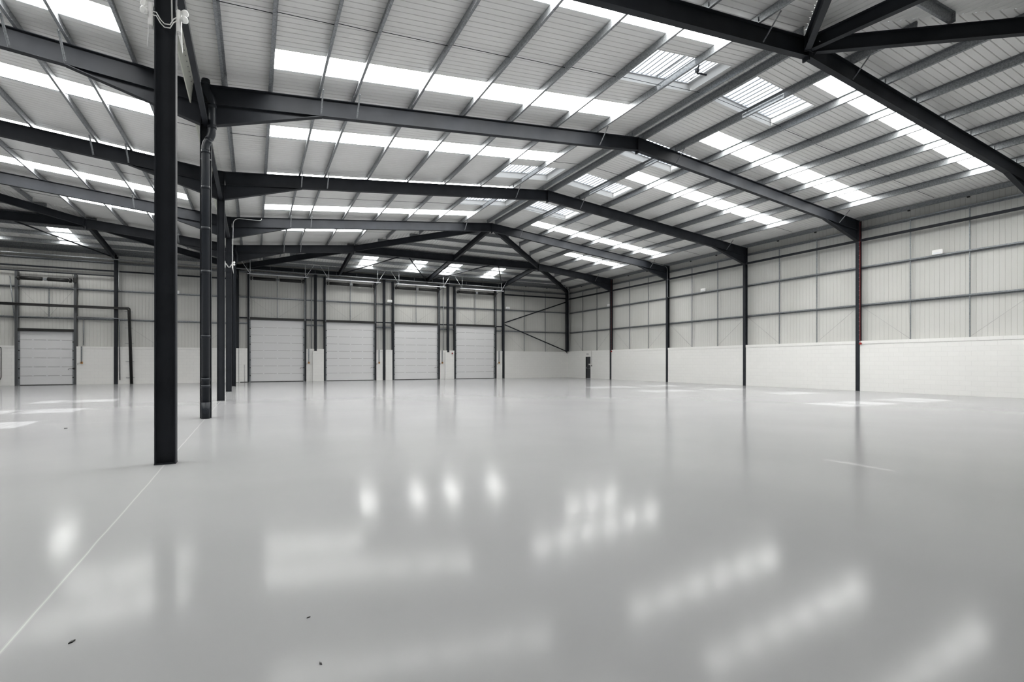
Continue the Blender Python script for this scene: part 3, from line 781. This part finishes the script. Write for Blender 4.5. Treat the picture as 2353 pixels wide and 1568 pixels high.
# ------------------------------------------------------------------ loading doors
def lintel(e, x0, x1, z): 
    bm = B(); box(bm, x0 - .05, x1 + .05, YE + .06, YE + .22, z, z + .18); build('lintel', bm, M['black'], e)
def panel(e, x0, x1, z1, n_):
    bm = B(); h_ = z1 / n_
    for i in range(n_):
        z = .035 + i * (z1 - .035) / n_; zt = .035 + (i+1) * (z1 - .035) / n_
        box(bm, x0 + .0, x1 - .0, YE + .20, YE + .245, z + .012, zt - .012)
        for q in range(3):
            box(bm, x0 + .08, x1 - .08, YE + .197, YE + .20, z + .08 + q*.15, z + .086 + q*.15)
    box(bm, x0 - .03, x1 + .03, YE + .215, YE + .235, .03, z1 + .05, 1)
    o = build('door_panel', bm, [M['door'], M['grey']], e)
    bm = B()
    for i in range(1, n_):
        z = .035 + i * (z1 - .035) / n_
        for t in (.25, .5, .75):
            xx = x0 + (x1-x0) * t; box(bm, xx - .05, xx + .05, YE + .188, YE + .20, z - .014, z + .014)
    build('hinge', bm, M['alu'], o)
    bm = B(); box(bm, x0 + .02, x1 - .02, YE + .19, YE + .25, 0.0, .04); build('bottom_seal', bm, M['black'], e)
def door(i, x0, x1, z1, label, hi):
    e = empty('door_%d' % (i+1), ((x0+x1)/2, YE, 0), label, 'loading door', kind='structure')
    panel(e, x0, x1, z1, 8 if hi else 6)
    lintel(e, x0, x1, z1 - .02)
    top = 8.35 if hi else 7.25
    for s, x in ((-1, x0), (1, x1)):
        bm = B(); box(bm, x + s*.01, x + s*.15, YE + .04, YE + .37, 0, top + (.2 if hi else .28)); build('jamb_post', bm, M['steel'] if hi else M['jamb'], e)
        bm = B(); g = x - s*.03
        box(bm, g - .05, g + .05, YE + .135, YE + .155, 0.02, z1 - .05); box(bm, g - .012 + s*.04, g + .012 + s*.04, YE + .06, YE + .14, .02, top - .2)
        o = build('guide_rail', bm, M['galv_rail'], e)
        bm = B(); z = .5
        while z < z1 - .2:
            box(bm, g - .055, g + .055, YE + .115, YE + .136, z - .035, z + .035); z += z1/ (8 if hi else 6)
        build('roller_bracket', bm, M['black'], o)
    # spring shaft with drums
    zs = 8.02 if hi else 7.06
    if True:
        bm = B(); tube(bm, [(x0 - .05, YE - .18, zs), (x1 + .05, YE - .18, zs)], .02, 10)
        xm = (x0+x1)/2
        tube(bm, [(x0 + .24, YE - .18, zs), (xm - .14, YE - .18, zs)], .125, 14); tube(bm, [(xm + .14, YE - .18, zs), (x1 - .24, YE - .18, zs)], .125, 14)
        for xx in (x0 + .12, x1 - .12): tube(bm, [(xx - .06, YE - .18, zs), (xx + .06, YE - .18, zs)], .15, 16)
        o = build('spring_shaft', bm, M['black'], e)
        bm = B(); box(bm, xm - .1, xm + .1, YE - .23, YE + .06, zs - .07, zs + .07); build('centre_bearing', bm, M['galv_rail'], o)
    if hi:
        # high-lift tracks turning into the room, held by a cross bar and hangers
        yb_ = YE - 1.45; zt2 = 8.17
        for x in (x0 - .0, x1 + .05):
            bm = B(); pts = [(x, YE + .05, z1), (x, YE + .03, 7.3)] + bend((x, YE + .03, 7.3), (x, YE + .02, 8.0), (x, YE - .6, 8.12), .4, 6) + [(x, yb_ + .02, zt2)]
            for p, q in zip(pts, pts[1:]):
                p, q = Vector(p), Vector(q); obox(bm, p, q, (1,0,0), .02, (q-p).cross(Vector((1,0,0))), .03)
            build('lift_track', bm, M['galv_rail'], e)
        bm = B(); box(bm, x0 - .15, x1 + .2, yb_ - .02, yb_ + .02, zt2 - .035, zt2 + .035); build('cross_bar', bm, M['alu'], e)  # paler than the galvanised tracks: stronger light put into the metal colour
        zr_ = RT + SH*1.45 + .15
        for x, dx in ((x0 + .05, -.75), (x1 - .05, .75)):  # hangers take the bar's paler metal, again to look more lit
            bm = B(); tube(bm, [(x, yb_, zt2), (x, yb_, zr_)], .018, 6); build('hanger_rod', bm, M['alu'], e)
            bm = B(); tube(bm, [(x, yb_, zt2), (x + dx, yb_ + .1, zr_)], .018, 6); build('hanger_rod', bm, M['alu'], e)
        # mid mullion and wires above the door
        xm = (x0+x1)/2
        bm = B(); box(bm, xm - .025, xm + .025, RY - .06, RY - .02, z1 + .14, 6.52); box(bm, xm - .025, xm + .025, RY - .06, RY - .02, 6.68, 8.5); build('sag_bar', bm, M['galv_rail'], e)
        bm = B(); tube(bm, [(x0 + .05, RY - .05, 6.50), (xm, RY - .05, z1 + .18)], .006, 6); tube(bm, [(x1 - .05, RY - .05, 6.50), (xm, RY - .05, z1 + .18)], .006, 6); build('bracing_wire', bm, M['grey'], e)
    else:
        xm = (x0+x1)/2 + .1
        bm = B(); box(bm, xm - .025, xm + .025, RY - .06, RY - .02, 4.6, 6.48); build('sag_bar', bm, M['galv_rail'], e)
        bm = B(); tube(bm, [(x0 + .05, RY - .05, 6.45), (xm, RY - .05, 4.62)], .006, 6); tube(bm, [(x1 - .05, RY - .05, 6.45), (xm, RY - .05, 4.62)], .006, 6); build('bracing_wire', bm, M['grey'], e)
        bm = B(); tube(bm, [(x0 - .35, YE - .05, 7.15), (x0 - .12, YE - .02, 4.2)], .03, 8); build('stay_pole', bm, M['galv_rail'], e)
        # chain hoist at the head
        bm = B()
        for a in range(12):
            t0, t1 = a/12*2*math.pi, (a+1)/12*2*math.pi
            tube(bm, [(x1 + .1 + .13*math.cos(t0), YE - .1, 7.42 + .13*math.sin(t0)), (x1 + .1 + .13*math.cos(t1), YE - .1, 7.42 + .13*math.sin(t1))], .012, 6)
        box(bm, x1 - .0, x1 + .2, YE - .2, YE, 6.95, 7.25); tube(bm, [(x1 + .22, YE - .1, 7.3), (x1 + .28, YE - .1, 6.2), (x1 + .14, YE - .05, 4.9)], .012, 6)
        build('chain_hoist', bm, M['black'], e)
    # lock lever on the right jamb
    bm = B(); tube(bm, [(x1 - .32, YE + .12, 1.02), (x1 - .28, YE + .10, 1.09), (x1 + .02, YE + .08, 1.10)], .014, 6); box(bm, x1 - .0, x1 + .08, YE - .01, YE + .1, 1.04, 1.16)
    build('lock_lever', bm, M['black'], e)
    return e
dl = ['white sectional loading door, leftmost of four in main hall', 'white sectional loading door, second of four in main hall', 'white sectional loading door, third of four in main hall', 'white sectional loading door, rightmost of four in main hall', 'white shorter loading door in side hall at far left']
for i, (x0, x1, z1) in enumerate(DOORS): door(i, x0, x1, z1, dl[i], i < 4)

# exit door in the right wall
e = empty('door_6', (W + .05, (EX0+EX1)/2, 0), 'dark grey exit door with push bar in right wall', 'door', kind='structure')
bm = B(); box(bm, W + .10, W + .145, EX0 + .04, EX1 - .04, .01, EXH - .03); build('door_leaf', bm, M['exitdoor'], e)
bm = B(); box(bm, W + .06, W + .16, EX0 - .02, EX0 + .04, 0, EXH + .03); box(bm, W + .06, W + .16, EX1 - .04, EX1 + .02, 0, EXH + .03); box(bm, W + .06, W + .16, EX0 + .04, EX1 - .04, EXH - .03, EXH + .03)
build('door_frame', bm, M['exitdoor'], e)
bm = B(); tube(bm, [(W + .04, EX0 + .1, .98), (W + .04, EX1 - .1, .98)], .016, 8); box(bm, W + .03, W + .10, EX1 - .16, EX1 - .1, .92, 1.12); box(bm, W + .03, W + .10, EX0 + .07, EX0 + .12, .94, 1.02)
build('push_bar', bm, M['galv'], e)
bm = B(); box(bm, W + .092, W + .10, EX0 + .1, EX0 + .38, 1.28, 1.40); build('door_notice', bm, M['clad'], e, label='small pale notice')
e = empty('exit_sign', (W + .0, 31.95, 2.33), 'small fire exit sign above the dark exit door', 'sign')
bm = B(); box(bm, W - .0, W + .012, 31.78, 32.12, 2.25, 2.41); build('sign_plate', bm, M['grey'], e)
bm = B()
prism(bm, [(W - .002, 31.86, 2.33), (W - .002, 31.92, 2.38), (W - .002, 31.92, 2.345), (W - .002, 31.99, 2.345), (W - .002, 31.99, 2.315), (W - .002, 31.92, 2.315), (W - .002, 31.92, 2.28)], (.003, 0, 0))
box(bm, W - .002, W + .001, 32.03, 32.08, 2.29, 2.38); build('pictogram', bm, M['white'], e)
bm = B(); box(bm, W + .0, W + .03, 31.22, 31.31, 1.15, 1.29)
build('call_point', bm, M['black'], None, 'small dark call point on wall right of exit door', 'call point', origin=(W, 31.26, 1.2))
rod('conduit', [(W + .015, 31.26, 2.64), (W + .015, 31.26, 1.29)], .012, 'thin conduit dropping to the call point by exit door', 'conduit', None, M['grey'])

# ------------------------------------------------------------------ small fittings
def emlight(x, y, z, axis, label):
    e = empty('emergency_light', (x, y, z), label, 'emergency light', 'white emergency lights on the wall rails')
    bm = B()
    if axis == 'x': box(bm, x - .09, x, y - .21, y + .21, z - .11, z + .11)
    else: box(bm, x - .21, x + .21, y - .09, y, z - .11, z + .11)
    bmesh.ops.bevel(bm, geom=bm.edges[:], offset=.015, segments=2, affect='EDGES'); build('housing', bm, M['white'], e)
    bm = B()
    if axis == 'x': box(bm, x - .095, x - .088, y - .16, y + .16, z - .09, z - .02)
    else: box(bm, x - .16, x + .16, y - .095, y - .088, z - .09, z - .02)
    build('diffuser', bm, M['alu'], e)
emlight(RAILX - .1, 3.55, 6.74, 'x', 'white emergency light on right wall rail nearest the viewpoint')
emlight(RAILX - .1, 17.75, 6.74, 'x', 'white emergency light on right wall rail at mid length')
emlight(RAILX - .1, 28.75, 6.74, 'x', 'white emergency light on right wall nearest the corner')
emlight(11.72, RY - .1, 6.86, 'y', 'white emergency light between second and third loading doors')
emlight(23.15, RY - .1, 6.82, 'y', 'white emergency light right of the rightmost loading door')
emlight(-3.95, RY - .1, 6.68, 'y', 'white emergency light on side hall end wall behind nearest column')
def bell(x, y, z, axis, label):
    e = empty('fire_alarm_sounder', (x, y, z), label, 'alarm', 'red fire alarm sounders')
    d = Vector((-1,0,0)) if axis == 'x' else Vector((0,-1,0)); p = Vector((x,y,z))
    bm = B(); tube(bm, [p, p + d*.05], .05, 14); build('base', bm, M['red'], e)
    bm = B(); tube(bm, [p + d*.05, p + d*.09, p + d*.11], [.062, .062, .04], 14); build('sounder_head', bm, M['red'], e)
bell(W - .0 + .03, S - .17, 2.52, 'x', 'red fire alarm sounder at foot of red cable on right wall')
bell(W + .03, 4*S - .18, 2.52, 'x', 'red fire alarm sounder on right wall near exit door')
bell(17.35, YE - .14, 2.36, 'y', 'red fire alarm sounder on pier between third and fourth doors')
bell(-3.98, YE + .01, 2.40, 'y', 'red fire alarm sounder on side hall wall behind nearest column')
rod('alarm_cable', [(W + .02, S - .115, 9.0), (W + .02, S - .115, 2.7), (W + .01, S - .17, 2.58)], .011, 'red fire alarm cable down the right wall column', 'cable', 'red alarm cables', M['red'])
rod('alarm_cable', [(W + .02, 4*S - .115, 9.0), (W + .02, 4*S - .115, 2.7), (W + .01, 4*S - .18, 2.58)], .016, 'red fire alarm cable on the column nearest exit door', 'cable', 'red alarm cables', M['redsteel'])
def control(x, z, label):
    e = empty('door_control', (x, YE, z), label, 'door control', 'door controls beside the loading doors')
    bm = B(); box(bm, x - .06, x + .06, YE - .05, YE + .02, z - .07, z + .07); build('switch_box', bm, M['yellow'], e)
    bm = B(); tube(bm, [(x, YE - .05, z + .02), (x, YE - .08, z + .02)], .025, 10); build('push_button', bm, M['black'], e)
    bm = B(); box(bm, x - .05, x + .03, YE - .02, YE + .012, z + .07, 2.62); build('conduit_drop', bm, M['galv_rail'], e)
    bm = B(); tube(bm, [(x - .06, YE - .02, z), (x - .22, YE - .02, z - .03), (x - .2, YE - .02, z - .16)], .010, 6); build('flex', bm, M['black'], e)
for x, lab in ((5.14, 'amber door switch right of the leftmost loading door'), (10.78, 'amber door switch right of the second loading door'), (16.46, 'amber door switch right of the third loading door'), (22.16, 'amber door switch right of the rightmost loading door'), (-9.36, 'amber door switch right of the side hall door')):
    control(x, 1.5, lab)

# twin spotlights on the columns
def spots(y, label):
    e = empty('twin_spotlight', (0, y, 6.6), label, 'spotlight', 'white twin spotlights high on middle columns')
    for s in (-1, 1):
        x = s * .175
        bm = B(); box(bm, x - .03, x + .03, y - .14, y - .02, 6.40, 6.74); bmesh.ops.bevel(bm, geom=bm.edges[:], offset=.012, segments=2, affect='EDGES')
        hb = build('battery_box', bm, M['white'], e)
        bm = B(); prism(bm, [(x - .02, y - .10, 6.44), (x + .03*s, y - .10, 6.44), (x + .045*s, y - .10, 6.12)], (0, .05, 0)); build('back_fin', bm, M['white'], hb)
        for dz_, dy in ((.10, -.09), (-.02, -.13)):
            p = Vector((x + s*.055, y + dy, 6.66 + dz_ - .04)); d = Vector((s*.6, -.75, -.25)).normalized()
            bm = B(); tube(bm, [p - d*.03, p + d*.01, p + d*.05, p + d*.055], [.02, .045, .05, .035], 14); build('lamp_head', bm, M['white'], hb)
    bm = B()
    for q in (0, 1):
        zz = 6.62 - q*.05
        pts = [(-.155, y - .12, zz), (-.10, y - .14, zz - .01), (-.05, y - .14, zz - .10), (.0, y - .14, zz - .15), (.07, y - .14, zz - .14), (.11, y - .14, zz - .05), (.15, y - .12, zz)]
        tube(bm, pts, .008, 6)
    build('cable', bm, M['white'], e)
spots(0, 'white twin spotlights on both sides of the nearest column')
spots(3*S, 'white twin spotlights on the fourth middle column')
rod('conduit', [(.09, -.112, 6.55), (.075, -.112, 7.4), (.07, -.112, 9.0)], .010, 'white cable run up the face of the nearest column', 'conduit', None, M['white'])
y = 3*S - .13
rod('conduit', [(.17, y, 6.70), (.20, y, 8.4)] + bend((.2, y, 8.4), (.2, y, 9.0), (.9, y, 9.02), .35, 8) + bend((.9, y, 9.02), (1.52, y, 9.02), (1.54, y, 9.22), .12), .016, 'white conduit curving from fourth middle column onto its rafter', 'conduit', 'pale conduits', M['white'], 8)
for k, lab in ((3, 'pale conduit curving down from rafter onto right wall column'), ):
    yy = k*S - .115
    rod('conduit', [(W - 1.7, yy, 9.15)] + bend((W - 1.7, yy, 9.15), (W - .05, yy, 8.98), (W - .04, yy, 7.5), .3, 8) + [(W - .03, yy, 6.62), (W + .15, yy, 6.58)], .014, lab, 'conduit', 'pale conduits', M['alu'], 8)
yy = YE - .16
rod('conduit', [(W - 1.5, yy - 1.4, 9.1)] + bend((W - 1.5, yy - 1.4, 9.1), (W + .05, yy, 8.9), (W + .06, yy, 7.5), .3, 8) + [(W + .06, yy, 2.7)], .014, 'pale conduit running down beside the corner column', 'conduit', 'pale conduits', M['alu'], 8)
rod('conduit', [(-7.30, YE - .05, 9.0), (-7.30, YE - .05, 6.75)] + bend((-7.30, YE - .05, 6.75), (-7.28, YE - .05, 6.6), (-7.1, YE - .02, 6.58), .1), .016, 'pale conduit down the side hall end column', 'conduit', 'pale conduits', M['alu'], 8)

# pipes on the side hall end wall
yp = YE - .1
e = empty('black_pipe_run', (-6.74, yp, 0), 'pair of black pipes across side hall wall turning down to floor', 'pipe')
for j, off in enumerate((0, .085)):
    bm = B(); tube(bm, [(-22, yp, 5.44 - off)] + bend((-22, yp, 5.44 - off), (-6.66 - off, yp, 5.36 - off), (-6.64 - off, yp, 0), .14, 6) + [(-6.52 - off, yp, .0)], .052, 10); build('pipe', bm, M['black'], e, smooth=True)
for z in (5.1, 3.95, 2.85, 1.6, .45):
    bm = B(); box(bm, -6.98 + (5.1 - z) * .02, -6.50 + (5.1 - z) * .02, yp + .04, yp + .07, z - .015, z + .015); build('pipe_clamp', bm, M['galv'], e)
bm = B(); tube(bm, [(-9.6, YE - .04, 4.62)] + bend((-9.6, YE - .04, 4.62), (-7.27, YE - .06, 4.60), (-7.25, YE - .06, 3), .12) + [(-7.24, YE - .06, .3)], .035, 10)
build('conduit', bm, M['galv_rail'], None, 'grey galvanised pipe dropping beside side hall end column', 'pipe', smooth=True, origin=(-7.3, YE, 2.5))
rod('conduit', [(-9.30, YE + .16, 4.5), (-9.30, YE + .16, 2.7)], .03, 'short upright galvanised duct right of side hall door', 'conduit', None, M['galv_rail'])
for x, lab in ((5.33, 'thin upright dark pipe between first and second doors'), (16.60, 'thin upright dark pipe between third and fourth doors')):
    rod('conduit', [(x, YE + .1, 8.5), (x, YE + .1, 2.64)], .028, lab, 'conduit', 'upright pipes between the doors', M['galv_rail'])
bm = B(); tube(bm, [(-15.5, YE + .0, 2.5)] + bend((-15.5, YE, 2.5), (-13.47, YE, 2.5), (-13.47, YE, 1.5), .05) + bend((-13.47, YE, 1.5), (-13.47, YE, .32), (-14.5, YE, .32), .3, 8) + [(-15.5, YE, .32)], .018, 8)
build('conduit', bm, M['black'], None, 'dark cable looping round white wall panel at far left', 'cable', origin=(-14, YE, 1.5))
# squeegee leaning by the first door
e = empty('floor_squeegee', (.52, YE - .15, 0), 'flat floor squeegee with upright pole left of leftmost door', 'squeegee')
bm = B(); box(bm, .22, .82, YE - .22, YE - .12, 0, .05); build('squeegee_head', bm, M['black'], e)
bm = B(); tube(bm, [(.52, YE - .17, .05), (.50, YE + .005, 1.35)], .014, 8); build('pole', bm, M['grey'], e)
# bolt specks left on the floor
from math import sin, cos
def onfloor(px, py):
    a = math.radians(YAW); l_ = (px - 1176.5) / F_PX; u_ = -(py - HOR) / F_PX
    r = Vector((math.sin(a) + l_*math.cos(a), math.cos(a) - l_*math.sin(a), u_)); return Vector(cam.location) + r * (-1.5 / u_)
CH = [((165, 1477), .02, 'dark chip of debris on the floor at the lower left'), ((709, 1420), .012, 'small dark chip of debris on the floor in foreground'),
      ((737, 1526), .014, 'dark sliver of debris lowest on the floor in foreground'), ((151, 985), .03, 'dark crumb of debris beside the sunlit patches')]
for (px, py), sz, lab in CH:
    p = onfloor(px, py); bm = B()
    a = random.random() * 3; dx, dy = cos(a)*sz, sin(a)*sz
    prism(bm, [(p.x - dx, p.y - dy, .0), (p.x + dy*.3, p.y - dx*.3, .0), (p.x + dx, p.y + dy, .0), (p.x - dy*.4, p.y + dx*.4, .0)], (0, 0, sz*.4))
    build('debris_chip', bm, M['black'], None, lab, 'debris', 'crumbs of debris on the floor', origin=(p.x, p.y, 0))
